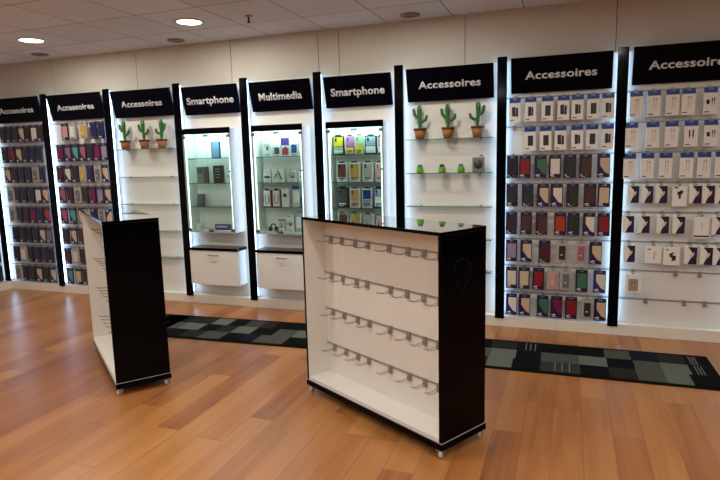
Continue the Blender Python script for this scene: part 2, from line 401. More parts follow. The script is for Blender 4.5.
def proto_wedge():
    """small white earphone box with a dark violet side and diagonal"""
    t = thing('earphone_box', 'x x x x', 'earphone box')
    w, h = .084, .15
    MB().box(-w/2, w/2, -.006, .02, -h, -.016).box(-w/2, w/2, .004, .008, -.018, -.0135).box(-w/2, -.014, .004, .008, -.0135, -.005).box(.014, w/2, .004, .008, -.0135, -.005).box(-w/2, w/2, .004, .008, -.005, 0).build('carton', BOXW, t, bevel=.001)
    MB().prism([(w/2, -.016), (-w/2+.02, -.016), (.006, -.052), (.012, -.085), (-.006, -.115), (-.018, -h), (w/2, -h)], -.0075, -.0062).build('cover_print', PURPLE, t)
    MB().prism([(-.004, -.075), (.022, -.055), (.024, -.07), (.014, -.09), (-.004, -.105)], -.009, -.0077).build('picture', CM['cream'], t)
    return t
def proto_flat(kind):
    t = thing('accessory_box', 'x x x x', 'accessory box')
    if kind == 'square':
        MB().box(-.056, .056, -.004, .02, -.155, -.02).box(-.02, -.0135, .004, .008, -.02, 0).box(.0135, .02, .004, .008, -.02, 0).box(-.0135, .0135, .004, .008, -.004, 0).build('carton', BOXW, t, bevel=.002)
        MB().tube([(.0, -.005, -.06), (.004, -.005, -.09), (-.004, -.005, -.12)], .0016, 6).tube([(.008, -.005, -.06), (.006, -.005, -.09), (.010, -.005, -.12)], .0016, 6).build('picture', mat('pale_cable_print', '#b89e88', .5), t)
        MB().box(-.045, -.02, -.005, -.0042, -.045, -.038).build('print', INK, t)
    elif kind == 'cable':
        MB().box(-.058, .058, -.004, .02, -.165, -.02).box(-.02, -.0135, .004, .008, -.02, 0).box(.0135, .02, .004, .008, -.02, 0).box(-.0135, .0135, .004, .008, -.004, 0).build('carton', BOXW, t, bevel=.002)
        MB().prism([(-.02, -.075), (.012, -.06), (.016, -.07), (.002, -.082), (.03, -.09), (.028, -.125), (-.002, -.13), (.006, -.11), (-.01, -.1)], -.006, -.0042).build('picture', INK, t)
        MB().box(-.045, -.02, -.005, -.0042, -.045, -.038).build('print', INK, t)
    elif kind == 'plug':
        MB().box(-.05, .05, -.004, .024, -.175, -.02).box(-.02, -.0135, .004, .008, -.02, 0).box(.0135, .02, .004, .008, -.02, 0).box(-.0135, .0135, .004, .008, -.004, 0).build('carton', BOXW, t, bevel=.002)
        MB().box(-.016, .012, -.006, -.0042, -.085, -.06).box(.0, .022, -.006, -.0042, -.075, -.052).box(-.006, .008, -.006, -.0042, -.115, -.08).build('picture', INK, t)
        MB().box(-.038, -.012, -.005, -.0042, -.035, -.025).build('print', INK, t)
    elif kind == 'tall':
        MB().box(-.05, .05, -.008, .024, -.185, -.02).box(-.02, -.0135, .004, .008, -.02, 0).box(.0135, .02, .004, .008, -.02, 0).box(-.0135, .0135, .004, .008, -.004, 0).build('carton', BOXW, t, bevel=.006)
        MB().tube([(.0, -.009, -.06), (.002, -.009, -.09), (-.002, -.009, -.12)], .0016, 6).build('picture', mat('pale_cable_print', '#b89e88', .5), t)
        MB().box(-.05, .05, -.0095, -.0082, -.172, -.160).build('print', INK, t)
    elif kind == 'window':
        MB().box(-.058, .058, -.004, .02, -.165, -.016).box(-.02, -.0135, .004, .008, -.02, 0).box(.0135, .02, .004, .008, -.02, 0).box(-.0135, .0135, .004, .008, -.004, 0).build('carton', BOXW, t, bevel=.002)
        MB().box(-.034, .036, -.006, -.0042, -.15, -.05).build('picture', mat('tan_print', '#a08c7a', .5), t)
        MB().lathe([(0, -.0075), (.006, -.0075), (.006, -.006)], (-.01, 0, -.09), 10, 0, 'y').lathe([(0, -.0075), (.006, -.0075), (.006, -.006)], (.012, 0, -.075), 10, 0, 'y').build('print', INK, t)
    return t
PR = {}
def proto(key):
    if key not in PR:
        fam, k = key
        PR[key] = {'case': proto_case, 'box': proto_box, 'flat': proto_flat}[fam](k) if k else {'clear': proto_clear, 'wedge': proto_wedge}[fam]()
        PR[key]['fresh'] = 1
    return PR[key]
def hang(key, label, x, z, group, swaps=None, y=0, tilt=0):
    p = proto(key)
    if p.get('fresh'):
        del p['fresh']
        p.location = (x, y, z); p['label'] = label; p['group'] = group; r = p
        for ch in p.children:
            if swaps and ch.name.split('.')[0] in swaps:
                ch.material_slots[0].link = 'OBJECT'; ch.material_slots[0].material = swaps[ch.name.split('.')[0]]
        return r
    r = copy_tree(p, label, (x, y, z), 0, swaps); r['group'] = group
    r.rotation_euler = (0, random.uniform(-.012, .012)+tilt, random.uniform(-.05, .05))
    return r
def nth(k): return ORD[k]
CASEWORD = {'cut': 'phone case card with diagonal', 'full': 'phone case card', 'book': 'camera phone case card', 'clear': 'clear pack case'}
def fill_cases(bay, rows, panel, group, first_row=0):
    a, b = BAYS[bay]; cx = (a+b)/2
    for ri, row in enumerate(rows):
        z = RZ[ri+first_row]-.003
        xs = [min(max(xw(q[0], 0, z-.09), a+.092), b-.092) for q in row]
        for k in range(1, len(xs)): xs[k] = max(xs[k], xs[k-1]+.1)       # packs hang side by side
        for k in range(len(xs)-1, -1, -1): xs[k] = min(xs[k], b-.09-.1*(len(xs)-1-k))
        for k, (px, colour, kind) in enumerate(row):
            x = xs[k]
            lab = f"{colour} {CASEWORD[kind]}, {nth(k)} from left, {nth(ri+first_row)} row, {BAYNAME[bay]}"
            key = ('clear', '') if kind == 'clear' else ('case', kind)
            sw = {'phone_case': CM[colour]}
            if bay == 7 and ri >= 3 and colour in ('white', 'cream') and kind == 'cut': sw['card'] = PURPLE2
            hang(key, lab, x, z, group, sw, y=-.002)
            add_hook(panel, x-cx, z+.003)

# second bay from the right: two rows of boxes, six rows of carded cases
B7 = [[(512.5, 'black', 'book'), (524.5, 'red', 'full'), (540.5, 'green', 'cut'), (555, 'cream', 'full'), (570, 'charcoal', 'book'), (585.5, 'brown', 'book'), (603.5, 'beige', 'cut')],
      [(511.5, 'charcoal', 'full'), (527.5, 'charcoal', 'book'), (543, 'beige', 'cut'), (556.5, 'cream', 'cut'), (572.5, 'dark green', 'book'), (590, 'brown', 'full'), (604, 'beige', 'full')],
      [(511, 'charcoal', 'book'), (526, 'brown', 'full'), (541.5, 'brown', 'book'), (560, 'orange red', 'full'), (573.5, 'dark green', 'full'), (589, 'cream', 'cut'), (603.5, 'red', 'full')],
      [(511.5, 'lilac', 'full'), (526, 'beige', 'cut'), (544.5, 'dark red', 'book'), (562, 'charcoal', 'clear'), (581, 'pink', 'clear'), (595.5, 'beige', 'cut')],
      [(511.5, 'cream', 'full'), (524, 'beige', 'full'), (538.5, 'red', 'full'), (552.5, 'rose', 'clear'), (565.5, 'grey', 'clear'), (581.5, 'green', 'full'), (599.5, 'cream', 'cut')],
      [(511.5, 'white', 'cut'), (524.5, 'beige', 'cut'), (542.5, 'green', 'cut'), (556.5, 'magenta', 'cut'), (571, 'red', 'full'), (587, 'dark green', 'clear'), (600, 'beige', 'cut')]]
fill_cases(7, B7, P7, 'carded phone cases second bay from the right', 2)
TOP7 = [[(515, 'tilt', 'tilted grey device'), (530.5, 'device2', 'dark green device'), (547.5, 'device', 'charcoal device'), (563.5, 'tilt', 'tilted grey device'), (577.5, 'device2', 'dark green device'), (593, 'device', 'charcoal device'), (608, 'device2', 'dark green device')],
        [(530, 'device', 'charcoal device'), (545.5, 'device', 'charcoal device'), (560.5, 'tilt', 'tilted grey device'), (577, 'device2', 'dark green device'), (592, 'device', 'charcoal device'), (607.5, 'device2', 'dark green device')]]
cx7 = sum(BAYS[7])/2
for ri, row in enumerate(TOP7):
    for k, (px, kind, w) in enumerate(row):
        z = RZ[ri]-.0065; x = xw(px, 0, z-.1)
        hang(('box', kind), f"white {w} box, {nth(k)} from left, {nth(ri)} row, second bay from right", x, z, 'white boxes with blue headers', y=-.006)
        add_hook(P7, x-cx7, z+.0065)
add_hook(P7, xw(514.5, .05, RZ[1]-.02)-cx7, RZ[1])
# right edge bay
cx8 = sum(BAYS[8])/2
TOP8 = [[(636, 'cable'), (654, 'cable'), (672.5, 'cable'), (688.5, 'cable'), (710.5, 'charger')], [(631.5, 'cable'), (652.5, 'cable'), (671.5, 'cable'), (691, 'plugs'), (710.5, 'charger')],
        [(629.5, 'cable'), (647.5, 'cable'), (665.5, 'cable'), (686.5, 'cable'), (704, 'cable'), (722, 'cable')]]
KW = {'cable': 'pale cable', 'plugs': 'two black plugs', 'charger': 'black charger'}
for ri, row in enumerate(TOP8):
    for k, (px, kind) in enumerate(row):
        z = RZ[ri]-.0065; x = xw(px, 0, z-.1)
        hang(('box', kind), f"white {KW[kind]} box, {nth(k)} from left, {nth(ri)} row, {BAYNAME[8]}", x, z, 'white boxes with blue headers', y=-.006)
        add_hook(P8, x-cx8, z+.0065)
LOW8 = [[(633, 'wedge'), (647, 'wedge'), (661, 'wedge'), (679.5, 'plug'), (695, 'wedge'), (708, 'wedge'), (721, 'wedge')],
        [(628, 'wedge'), (643.5, 'wedge'), (662.5, 'wedge'), (678.5, 'wedge'), (701.5, 'tall'), (718, 'wedge')],
        [(629, 'wedge'), (653.5, 'square'), (671.5, 'cable'), (690.5, 'wedge'), (706, 'wedge'), (718.5, 'wedge')],
        [(633, 'window')]]
FW = {'wedge': 'small violet earphone box', 'plug': 'white black plug box', 'tall': 'tall rounded white box', 'square': 'square white box',
      'cable': 'white black cable box', 'window': 'lone white tan picture box'}
for ri, row in enumerate(LOW8):
    for k, (px, kind) in enumerate(row):
        z = RZ[ri+3]-.0065; x = xw(px, 0, z-.08)
        key = ('wedge', '') if kind == 'wedge' else ('flat', kind)
        hang(key, f"{FW[kind]}, {nth(k)} from left, {nth(ri+3)} row, bay at right edge", x, z, 'earphone boxes at the right edge', y=-.006)
        add_hook(P8, x-cx8, z+.0065)
for px, r in ((675.5, 6), (699.5, 6), (645.5, 7), (684, 7), (704.5, 7)):
    add_hook(P8, xw(px, .055, RZ[r]-.015)-cx8, RZ[r])
# left bays
def sp(x0, dx, names):
    out = []
    for i, n in enumerate(names.split(',')):
        n = n.strip()
        if n: k, c = (n.split('/')+['full'])[:2]; out.append((x0+dx*i, k, c))
    return out
B0 = [sp(3, 6.9, 'charcoal,black,charcoal/book,beige/cut,black,cream,charcoal'), sp(4.5, 6.9, 'charcoal,red/cut,beige/cut,charcoal,navy,charcoal/book'),
      sp(7.5, 6.9, 'beige/cut,charcoal,navy/book,charcoal,grey/clear,charcoal'), sp(10.5, 6.9, 'grey/clear,charcoal,black,navy/book,cream,beige/cut'),
      sp(12.5, 6.9, 'grey/clear,charcoal,charcoal/book,magenta,navy,orange red/cut'), sp(15.5, 6.7, 'navy,charcoal,black/book,charcoal,beige/cut,grey'),
      sp(16.5, 6.9, 'charcoal,cream/clear,charcoal,navy,charcoal/book,black'), sp(18.5, 6.9, 'grey/clear,charcoal,charcoal/book,beige/cut,charcoal,beige/cut')]
B1 = [[(64.5, 'rose', 'full'), (72, 'white', 'clear'), (83, 'yellow', 'clear'), (93, 'navy', 'book'), (101, 'navy', 'full')],
      sp(60, 7.4, 'magenta,mauve/cut,teal/cut,pink/cut,charcoal,magenta,lilac'), sp(60, 7.5, 'dark red/cut,cream/cut,charcoal,gold/clear,navy,grey/clear,beige/cut'),
      sp(62.5, 7.5, 'pink/cut,dark red,grey/clear,charcoal/book,magenta,lilac,beige/cut'), [(64, 'pink', 'cut'), (72.5, 'teal', 'cut'), (81.5, 'beige', 'full'), (90, 'brown', 'book'), (99, 'charcoal', 'book'), (107, 'grey', 'clear')],
      [(66, 'charcoal', 'book'), (73.5, 'beige', 'cut'), (81.5, 'brown', 'full')], [(67.5, 'dark red', 'full'), (75.5, 'cream', 'clear'), (83, 'charcoal', 'book')],
      [(70, 'teal', 'cut'), (78.5, 'beige', 'full'), (86, 'brown', 'full')]]
fill_cases(0, B0, P0, 'carded phone cases in the leftmost bay')
fill_cases(1, B1, P1, 'carded phone cases in the second bay from the left')
for ri, c in ((5, 'charcoal'), (6, 'navy'), (7, 'charcoal')):
    r = hang(('case', 'full'), f"{c} phone case card on the left side wall, {nth(ri)} row", -1.7405, RZ[ri]-.003, 'carded phone cases on the left side wall', {'phone_case': CM[c]})
    r.location = (-1.7385, -.13, RZ[ri]-.003); r.rotation_euler = (0, 0, PI/2)
    add_hook(PS, .345, RZ[ri])
bpy.data.objects.remove(HW); bpy.data.objects.remove(HC)

# ------------------------------------------------------------------ glass shelves, cacti and small goods
SHELFZ = [1.652, 1.356, 1.062, .772, .484]
def make_shelf(w, label):
    s = thing('glass_shelf', label, 'shelf')
    MB().box(-w/2, w/2, -.035, .083, -.006, 0).build('glass_pane', GLASS, s)
    MB().box(-w/2, w/2, -.0365, -.0352, -.006, 0).build('polished_edge', GLASS_E, s)
    for x in (-w*.36, w*.36):
        MB().box(x-.007, x+.007, .045, .0835, -.014, -.0065).box(x-.007, x+.007, .07, .0835, .0005, .006).build('shelf_bracket', CHROME, s)
    return s
for bay, where in ((2, 'left'), (6, 'right')):
    a, b = BAYS[bay]; w = b-a-.09-.05
    for k, z in enumerate(SHELFZ):
        lab = f"clear glass shelf carrying three cacti, {where} shelf bay" if k == 0 else (f"clear glass shelf with green cups and grey speaker" if (k == 1 and bay == 6) else f"empty clear glass shelf, {nth(k)} from top in the {where} shelf bay")
        s = make_shelf(w, lab); s.location = ((a+b)/2, 0, z); s['group'] = 'glass wall shelves'
GREEN = mat('cactus_green_plush', '#3a6a30', .9, noise=.5, nscale=60, bump=.3)
TERRA = mat('terracotta_pot', '#99652f', .7, noise=.25, nscale=30)
SOIL = mat('dark_brown_soil', '#3a1d10', .9, noise=.3, nscale=80, bump=.5)
def ribbed(mb, pts, rs):
    mb.tube(pts, rs, 12)
def cactus(x, z, label, flip, up):
    t = thing('toy_cactus', label, 'cactus', (x, .02, z), 0, 'potted toy cacti on the shelves')
    MB().lathe([(.0, 0), (.038, 0), (.051, .077), (.049, .078)], n=20).build('pot', TERRA, t)
    MB().lathe([(.049, .0785), (.056, .078), (.057, .096), (.05, .096), (.0486, .09)], n=20).build('pot_rim', mat('dark_brown_rim', '#55301a', .7, noise=.2, nscale=40), t)
    MB().lathe([(0, .093), (.03, .094), (.048, .089)], n=16).build('soil', SOIL, t)
    mb = MB(); k = .018 if up else .008
    ribbed(mb, [(0, 0, .09), (.002*flip, 0, .14), (-.004*flip, 0, .19), (-.006*flip, 0, .24), (-.004*flip, 0, .275), (-.002*flip, 0, .292), (0, 0, .3)], [.012, .0125, .015, .021, .021, .015, .004])
    s = flip
    mb.tube([(0, 0, .15), (s*.03, -.004, .155), (s*.055, -.006, .17), (s*.062, -.006, .195), (s*.064, -.006, .21)], [.011, .013, .014, .013, .005], 10)
    mb.tube([(0, 0, .17+k), (-s*.028, -.004, .178+k), (-s*.046, -.006, .2+k), (-s*.054, -.006, .24+k), (-s*.056, -.006, .25+k)], [.011, .014, .0155, .014, .005], 10)
    for q in range(5):      # ridges
        a = 2*PI*q/5+.3
        mb.tube([(math.cos(a)*.011, math.sin(a)*.011, .11), (math.cos(a)*.0135-.004*flip, math.sin(a)*.0135, .19), (math.cos(a)*.0195-.005*flip, math.sin(a)*.0195, .25)], .0035, 6)
    mb.build('cactus_stem', GREEN, t)
    MB().tube([(-.014, -.0215, .262), (-.012, -.023, .285), (0, -.021, .297), (.011, -.023, .285), (.012, -.0215, .262)], .0035, 6).build('pale_ring', mat('pale_green_trim', '#9fbf8a', .7), t)
    return t
CACT = [(125.5, 'leftmost potted cactus on the left cactus shelf', 1, True), (144.5, 'middle potted cactus on the left cactus shelf', 1, False), (162, 'rightmost potted cactus on the left cactus shelf', -1, False),
        (420, 'leftmost potted cactus on the right cactus shelf', 1, True), (448, 'middle potted cactus on the right cactus shelf', 1, False), (477.5, 'rightmost potted cactus on the right cactus shelf', -1, True)]
for px, lab, fl, up in CACT: cactus(xw(px, .02, SHELFZ[0]+.06), SHELFZ[0]+.0002, lab, fl, up)
CUPG = mat('lime_green_cup', '#6fae1e', .4)
for px, c, lab in ((420, 'green', 'small lime cup with green lid on right shelves, leftmost'), (442, 'dark green', 'small lime cup with dark lid on right shelves, middle'), (461, 'navy', 'small lime cup with blue lid on right shelves, next to speaker')):
    t = thing('gadget_cup', lab, 'cup', (xw(px, .0, SHELFZ[1]+.03), 0, SHELFZ[1]+.0002), 0, 'lime green cups on the second shelf')
    MB().lathe([(0, 0), (.03, 0), (.033, .02), (.029, .042), (.033, .05), (.028, .05), (.026, .044), (0, .044)], n=4*5).build('cup', CUPG, t)
    MB().box(-.019, .019, -.018, .018, .0445, .074).build('lid', CM[c] if c != 'navy' else mat('slate_blue_lid', '#4a6a86', .4), t, bevel=.004)
GREYP = mat('grey_speaker_plastic', '#77736c', .4, noise=.15, nscale=80)
t = thing('square_speaker', 'grey square speaker with round dial beside the lime cups', 'speaker', (xw(478.5, .0, SHELFZ[1]+.06), 0, SHELFZ[1]+.0002))
MB().box(-.05, .05, -.022, .026, 0, .128).build('housing', GREYP, t, bevel=.006)
MB().lathe([(.0, -.026), (.012, -.03), (.016, -.026), (.034, -.027), (.038, -.0222)], (0, 0, .068), 28, 0, 'y').build('speaker_cone', mat('dark_speaker_mesh', '#3a3835', .5), t)
MB().tube([(.012, 0, .128), (.016, 0, .146), (.032, 0, .146), (.036, 0, .128)], .004, 8).build('carry_loop', SOOT, t)

# ------------------------------------------------------------------ glass cabinets and drawer units
CZ0, CZ1, CYF = .782, 1.823, -.1
CSH = [1.535, 1.285, 1.045]
CABW = [(.557, 3, 'glass cabinet under the left Smartphone sign with few phones'), (.545, 4, 'glass cabinet under the Multimedia sign, full of white boxes'), (.55, 5, 'glass cabinet under the right Smartphone sign, yellow box on top')]
for w, bay, lab in CABW:
    a, b = BAYS[bay]; h = w/2
    t = thing('glass_cabinet', lab, 'display cabinet', ((a+b)/2, 0, 0), 0, 'glass fronted wall cabinets')
    MB().box(-h, -h+.018, CYF+.006, .0835, CZ0, CZ1).build('side_panel', WHITE, t, bevel=.001)
    MB().box(h-.018, h, CYF+.006, .0835, CZ0, CZ1).build('side_panel', WHITE, t, bevel=.001)
    MB().box(-h+.0185, h-.0185, CYF+.006, .0835, CZ0, CZ0+.018).build('bottom_board', WHITE, t)
    MB().box(-h+.0185, h-.0185, CYF+.006, .0835, CZ1-.02, CZ1).build('top_board', WHITE, t)
    MB().box(-h+.0185, h-.0185, .076, .0835, CZ0+.0185, CZ1-.0205).build('back_board', WHITE, t)
    MB().box(-h-.001, h+.001, CYF-.003, CYF+.0055, CZ1-.048, CZ1+.01).build('header_strip', BLACK, t, bevel=.001)
    MB().box(-h+.05, h-.05, CYF+.03, CYF+.06, CZ1-.032, CZ1-.0205).build('lamp', CABLED, t)
    for q in (-1, 1): MB().box(q*(h-.0235)-.003, q*(h-.0235)+.003, CYF+.012, CYF+.018, CZ0+.03, CZ1-.07).build('added_fill_strip', CABFILL, t)  # strips added to brighten the lower shelves, not a known fitting
    for z in CSH:
        s = MB().box(-h+.02, h-.02, -.07, .0755, z-.006, z).build('cabinet_shelf', GLASS, t)
        MB().box(-h+.02, h-.02, -.0715, -.0702, z-.006, z).build('polished_edge', GLASS_E, s)
    for s in (-1, 1):
        x0, x1 = (-h+.001, -.0015) if s < 0 else (.0015, h-.001)
        d = MB().box(x0, x1, CYF, CYF+.005, CZ0+.004, CZ1-.0485).build('glass_door', DOORG, t)
        for zz in (CZ0+.03, CZ1-.076):
            xo = -h+.022 if s < 0 else h-.022
            MB().box(xo-.018, xo+.018, CYF-.007, CYF-.0005, zz-.014, zz+.014).build('hinge', HINGE, d)
        for zz in (CZ0+.022, CZ1-.066):
            MB().box(*((-.03, -.002) if s < 0 else (.002, .03)), CYF-.007, CYF-.0005, zz-.011, zz+.011).build('door_clamp', HINGE, d)
        if s > 0: MB().lathe([(0, -.012), (.008, -.012), (.009, -.0005)], (x1-.02, CYF, 1.40), 14, 0, 'y').build('lock', HINGE, d)
DRAWSAY = ['white drawer unit under the left glass cabinet, left of two', 'white drawer unit under the Multimedia cabinet, partly hidden by gondola', 'white drawer unit hidden behind the right gondola stand']
for (w, bay, _), lab in zip(CABW, DRAWSAY):
    a, b = BAYS[bay]; h = .287
    t = thing('drawer_unit', lab, 'drawer unit', ((a+b)/2-.003, 0, 0), 0, 'wall hung drawer units')
    MB().box(-h+.02, h-.02, .0744, .0834, .46, .5).build('mounting_rail', METAL, t)
    MB().box(-h, h, -.075, .074, .235, .594).build('carcass', WHITE, t, bevel=.001)
    MB().box(-h-.004, h+.004, -.1, .0835, .5945, .622).build('top_slab', BLACK, t, bevel=.001)
    d = MB().box(-h, h, -.094, -.0755, .235, .591).build('drawer_front', WHITE, t, bevel=.0015)
    MB().tube([(-.055, -.0935, .55), (-.055, -.112, .55), (.055, -.112, .55), (.055, -.0935, .55)], .005, 8).build('handle', METAL, d)
    MB().box(-.03, .03, -.0952, -.0942, .47, .474).build('keyhole_plate', METAL, d)

# goods inside the cabinets: (left px, right px, bottom px -> shelf, height m, kind, colours)
def good(name, label, cat, px0, px1, zb, h, d, body, face=None, faceh=(.15, .9), band=None, y=-.02, lean=0, group=None, extra=None):
    zc = zb+h*.5; x0, x1 = xw(px0, y, zc), xw(px1, y, zc); w = x1-x0
    t = thing(name, label, cat, ((x0+x1)/2, y, zb+.0003), 0, group)
    MB().box(-w/2, w/2, 0, d, 0, h).build('box_body' if 'phone' != cat else 'phone_body', body, t, bevel=.0015)
    if face: MB().box(-w/2*.78, w/2*.78, -.0015, -.0002, h*faceh[0], h*faceh[1]).build('screen' if cat == 'phone' else 'picture', face, t)
    if band: MB().box(-w/2, w/2, -.0018, -.0002, h*band[0], h*band[1]).build('band', band[2], t)
    if extra: extra(t, w, h)
    elif cat == 'box' and body is BXW:
        MB().box(-w*.3, w*.02, -.0022, -.0003, h*.9, h*.94).box(-w*.08, w*.16, -.0022, -.0003, h*.34, h*.52).box(-w*.3, w*.25, -.0022, -.0003, h*.08, h*.11).build('dark_print', DGREY, t)
    if lean: t.rotation_euler = (lean, 0, 0); t.location.z += d*abs(math.sin(lean))+.0005
    return t
SKY = mat('light_blue_phone_screen', '#7fa6c8', .2); DGREY = mat('dark_grey_card', '#3b3d3c', .4); MGREY = mat('mid_grey_card', '#77786f', .45)
BXW = mat('bright_white_box', '#e4e2dd', .45); VIO = mat('violet_print', '#4a2f7a', .4); PALE = mat('pale_print', '#bdb7ae', .5); YEL = mat('yellow_case_print', '#e0c21a', .45)
PNK = mat('pink_violet_print', '#b56aa0', .45); GRN = mat('pale_green_print', '#9fb58a', .45); BLG = mat('blue_grey_print', '#8fa3ad', .4); GLD = mat('gold_print', '#c9a450', .45); RED = mat('red_print', '#a5262c', .45); RBR = mat('red_brown_print', '#6b2f2c', .45); PCH = mat('peach_pink_print', '#d7a59a', .45)
g4 = 'phones and boxes in the left cabinet'; g5 = 'boxes in the Multimedia cabinet'; g6 = 'case packs in the right cabinet'
S = [CSH[0], CSH[1], CSH[2], CZ0+.0185]
good('smartphone', 'blue screened phone on the top shelf of the left cabinet', 'phone', 211.2, 220, S[0], .165, .012, SOOT, SKY, (.04, .96), group=g4)
good('phone_box', 'grey phone box on the second shelf of the left cabinet', 'box', 197, 203.5, S[1], .165, .03, MGREY, DGREY, (.6, .9), group=g4)
good('phone_box', 'dark phone box touching the grey one in left cabinet', 'box', 203.6, 207.4, S[1], .163, .03, DGREY, None, y=-.018, group=g4)
def stripes(t, w, h):
    for k in range(4): MB().box(-w*.26, w*.26, -.0018, -.0002, h*(.3+.16*k), h*(.33+.16*k)).build('printed_line', PALE, t)
good('phone_box', 'black phone box with grey printed lines in left cabinet', 'box', 213.2, 222.6, S[1], .175, .03, SOOT, None, group=g4, extra=stripes)
good('earphone_case', 'small white gadget at the right end of left cabinet shelf', 'gadget', 226.2, 230.3, S[1], .11, .025, BXW, PCH, (.5, .7), group=g4)
good('smartphone', 'dark phone leaning on the third shelf of left cabinet', 'phone', 196.5, 203.8, S[2], .125, .012, SOOT, DGREY, (.06, .94), lean=-.2, group=g4)
good('phone_box', 'flat violet patterned box lying at the left cabinet bottom', 'box', 215, 229, S[3], .06, .04, VIO, PALE, (.45, .75), group=g4)
good('price_card', 'small pale card at the left cabinet bottom', 'card', 196, 201, S[3], .07, .004, PALE, None, group=g4)
def loop(t, w, h):
    MB().tube([(-w*.22, -.004, h*.72), (-w*.24, -.004, h*.35), (-w*.1, -.004, h*.2), (w*.1, -.004, h*.2), (w*.24, -.004, h*.35), (w*.22, -.004, h*.72)], .0035, 8).build('cable', INK, t)
    MB().prism([(-w*.3, h), (w*.3, h), (w*.18, h*1.09), (-w*.18, h*1.09)], .004, .008).build('hang_tab', SOOT, t)
def dot(t, w, h):
    MB().lathe([(0, -.004), (w*.24, -.004), (w*.24, -.0002)], (0, 0, h*.66), 18, 0, 'y').build('round_print', INK, t)
def slash(t, w, h):
    MB().prism([(-w*.05, h*.85), (w*.05, h*.85), (w*.36, h*.2), (w*.26, h*.2)], -.003, -.0002).prism([(-w*.3, h*.35), (-w*.24, h*.3), (-w*.05, h*.62), (-w*.1, h*.66)], -.003, -.0002).build('cable_print', INK, t)
def tab(t, w, h):
    MB().prism([(-w*.32, h), (w*.32, h), (w*.2, h*1.08), (-w*.2, h*1.08)], .004, .008).build('hang_tab', SOOT, t)
good('accessory_box', 'tall white box at left of the Multimedia cabinet top', 'box', 263, 271, S[0], .185, .04, BXW, PALE, (.5, .68), group=g5)
good('accessory_box', 'small white box with dark print, second on top Multimedia shelf', 'box', 273.5, 280, S[0], .115, .035, BXW, DGREY, (.2, .75), group=g5)
good('accessory_box', 'violet and red box standing tallest in the Multimedia middle', 'box', 281, 289.3, S[0], .175, .04, BXW, RED, (.08, .45), (.6, 1, VIO), group=g5)
good('accessory_box', 'white and navy box at right of the Multimedia top shelf', 'box', 290.6, 297.5, S[0], .12, .035, BXW, NAVY, (.25, .9), group=g5)
good('accessory_box', 'white box with a dark clip, left on Multimedia second shelf', 'box', 263.5, 270.8, S[1], .115, .035, BXW, DGREY, (.35, .55), group=g5)
good('accessory_box', 'wide white box with black slanted cable print, Multimedia cabinet', 'box', 271.6, 284, S[1], .135, .035, BXW, None, group=g5, extra=slash)
good('accessory_box', 'plain pale box, third on Multimedia second shelf', 'box', 287.5, 296.5, S[1], .12, .035, BXW, PALE, (.3, .8), group=g5)
good('accessory_box', 'narrow plain white box, rightmost on Multimedia second shelf', 'box', 298.2, 303, S[1], .12, .035, BXW, None, group=g5)
good('cable_box', 'red edged box with cable loop, leftmost on Multimedia third shelf', 'box', 263.2, 271, S[2], .165, .03, RED, BXW, (.04, .96), group=g5, extra=loop)
good('cable_box', 'red edged box with cable loop, second on Multimedia third shelf', 'box', 272.2, 280.6, S[2], .165, .03, RED, BXW, (.04, .96), group=g5, extra=loop)
good('accessory_box', 'white box with a big black dot in the Multimedia cabinet', 'box', 281.6, 288.8, S[2], .17, .04, BXW, None, group=g5, extra=dot)
good('accessory_box', 'clear pack with navy header on Multimedia third shelf', 'box', 292.4, 299.6, S[2], .205, .03, PALE, BXW, (.2, .75), (.84, 1, NAVY), group=g5)
good('accessory_box', 'small slate blue box at right of Multimedia third shelf', 'box', 300.2, 304, S[2], .1, .03, mat('slate_card', '#41506e', .4), None, group=g5)
hp = thing('headphones', 'black headphones standing on the Multimedia cabinet bottom', 'headphones', (xw(273.5, -.02, S[3]+.05), -.02, S[3]+.0003))
MB().tube([(math.cos(a)*.032, 0, .032+math.sin(a)*.042) for a in [PI*k/12 for k in range(13)]], .007, 8).build('headband', SOOT, hp)
for s in (-1, 1): MB().lathe([(0, -.014), (.022, -.014), (.025, 0), (.02, .014), (0, .014)], (s*.032, 0, .0255), 16, 0, 'x').build('ear_cup', SOOT, hp)
good('accessory_box', 'white box beside the headphones in the Multimedia cabinet', 'box', 278.5, 284.2, S[3], .12, .035, BXW, PALE, (.3, .8), (.9, 1, SOOT), group=g5)
good('accessory_box', 'large white box on the Multimedia cabinet bottom, second from right', 'box', 286, 294, S[3], .165, .04, BXW, PALE, (.4, .6), group=g5)
good('accessory_box', 'pale blue white box on the Multimedia cabinet bottom, right end', 'box', 295.4, 302, S[3], .185, .04, BLG, BXW, (.2, .8), group=g5)
def cpack(px0, px1, zb, h, edge, top, low, lab, split=.45):
    def ex(t, w, hh):
        MB().box(-w/2*.8, w/2*.8, -.004, -.0002, hh*split, hh*.94).build('phone_case', top, t, bevel=.001)
        if low: MB().box(-w/2*.8, w/2*.8, -.003, -.0002, hh*.06, hh*(split-.03)).build('leaflet', low, t)
        MB().lathe([(0, -.006), (w*.1, -.006), (w*.1, -.0035)], (-w*.2, 0, hh*.84), 12, 0, 'y').lathe([(0, -.006), (w*.08, -.006), (w*.08, -.0035)], (-w*.2, 0, hh*.74), 12, 0, 'y').build('camera_ring', SOOT, t)
        MB().box(-w*.3, w*.3, -.0052, -.0002, hh*.16, hh*.22).box(-w*.3, w*.1, -.0052, -.0002, hh*.08, hh*.11).build('print', DGREY if edge is not SOOT else BXW, t)
        tab(t, w, hh)
    good('phone_case_pack', lab, 'phone case', px0, px1, zb, h, .025, edge, None, group=g6, extra=ex)
cpack(332.6, 344, S[0], .17, SOOT, YEL, GRN, 'bright yellow case pack on top shelf of the right cabinet')
cpack(345.4, 354, S[0], .17, PNK, PNK, YEL, 'pink violet case pack beside the bright yellow one', .4)
cpack(355.2, 363.2, S[0], .17, GRN, GRN, YEL, 'pale green case pack third on the right cabinet top shelf', .5)
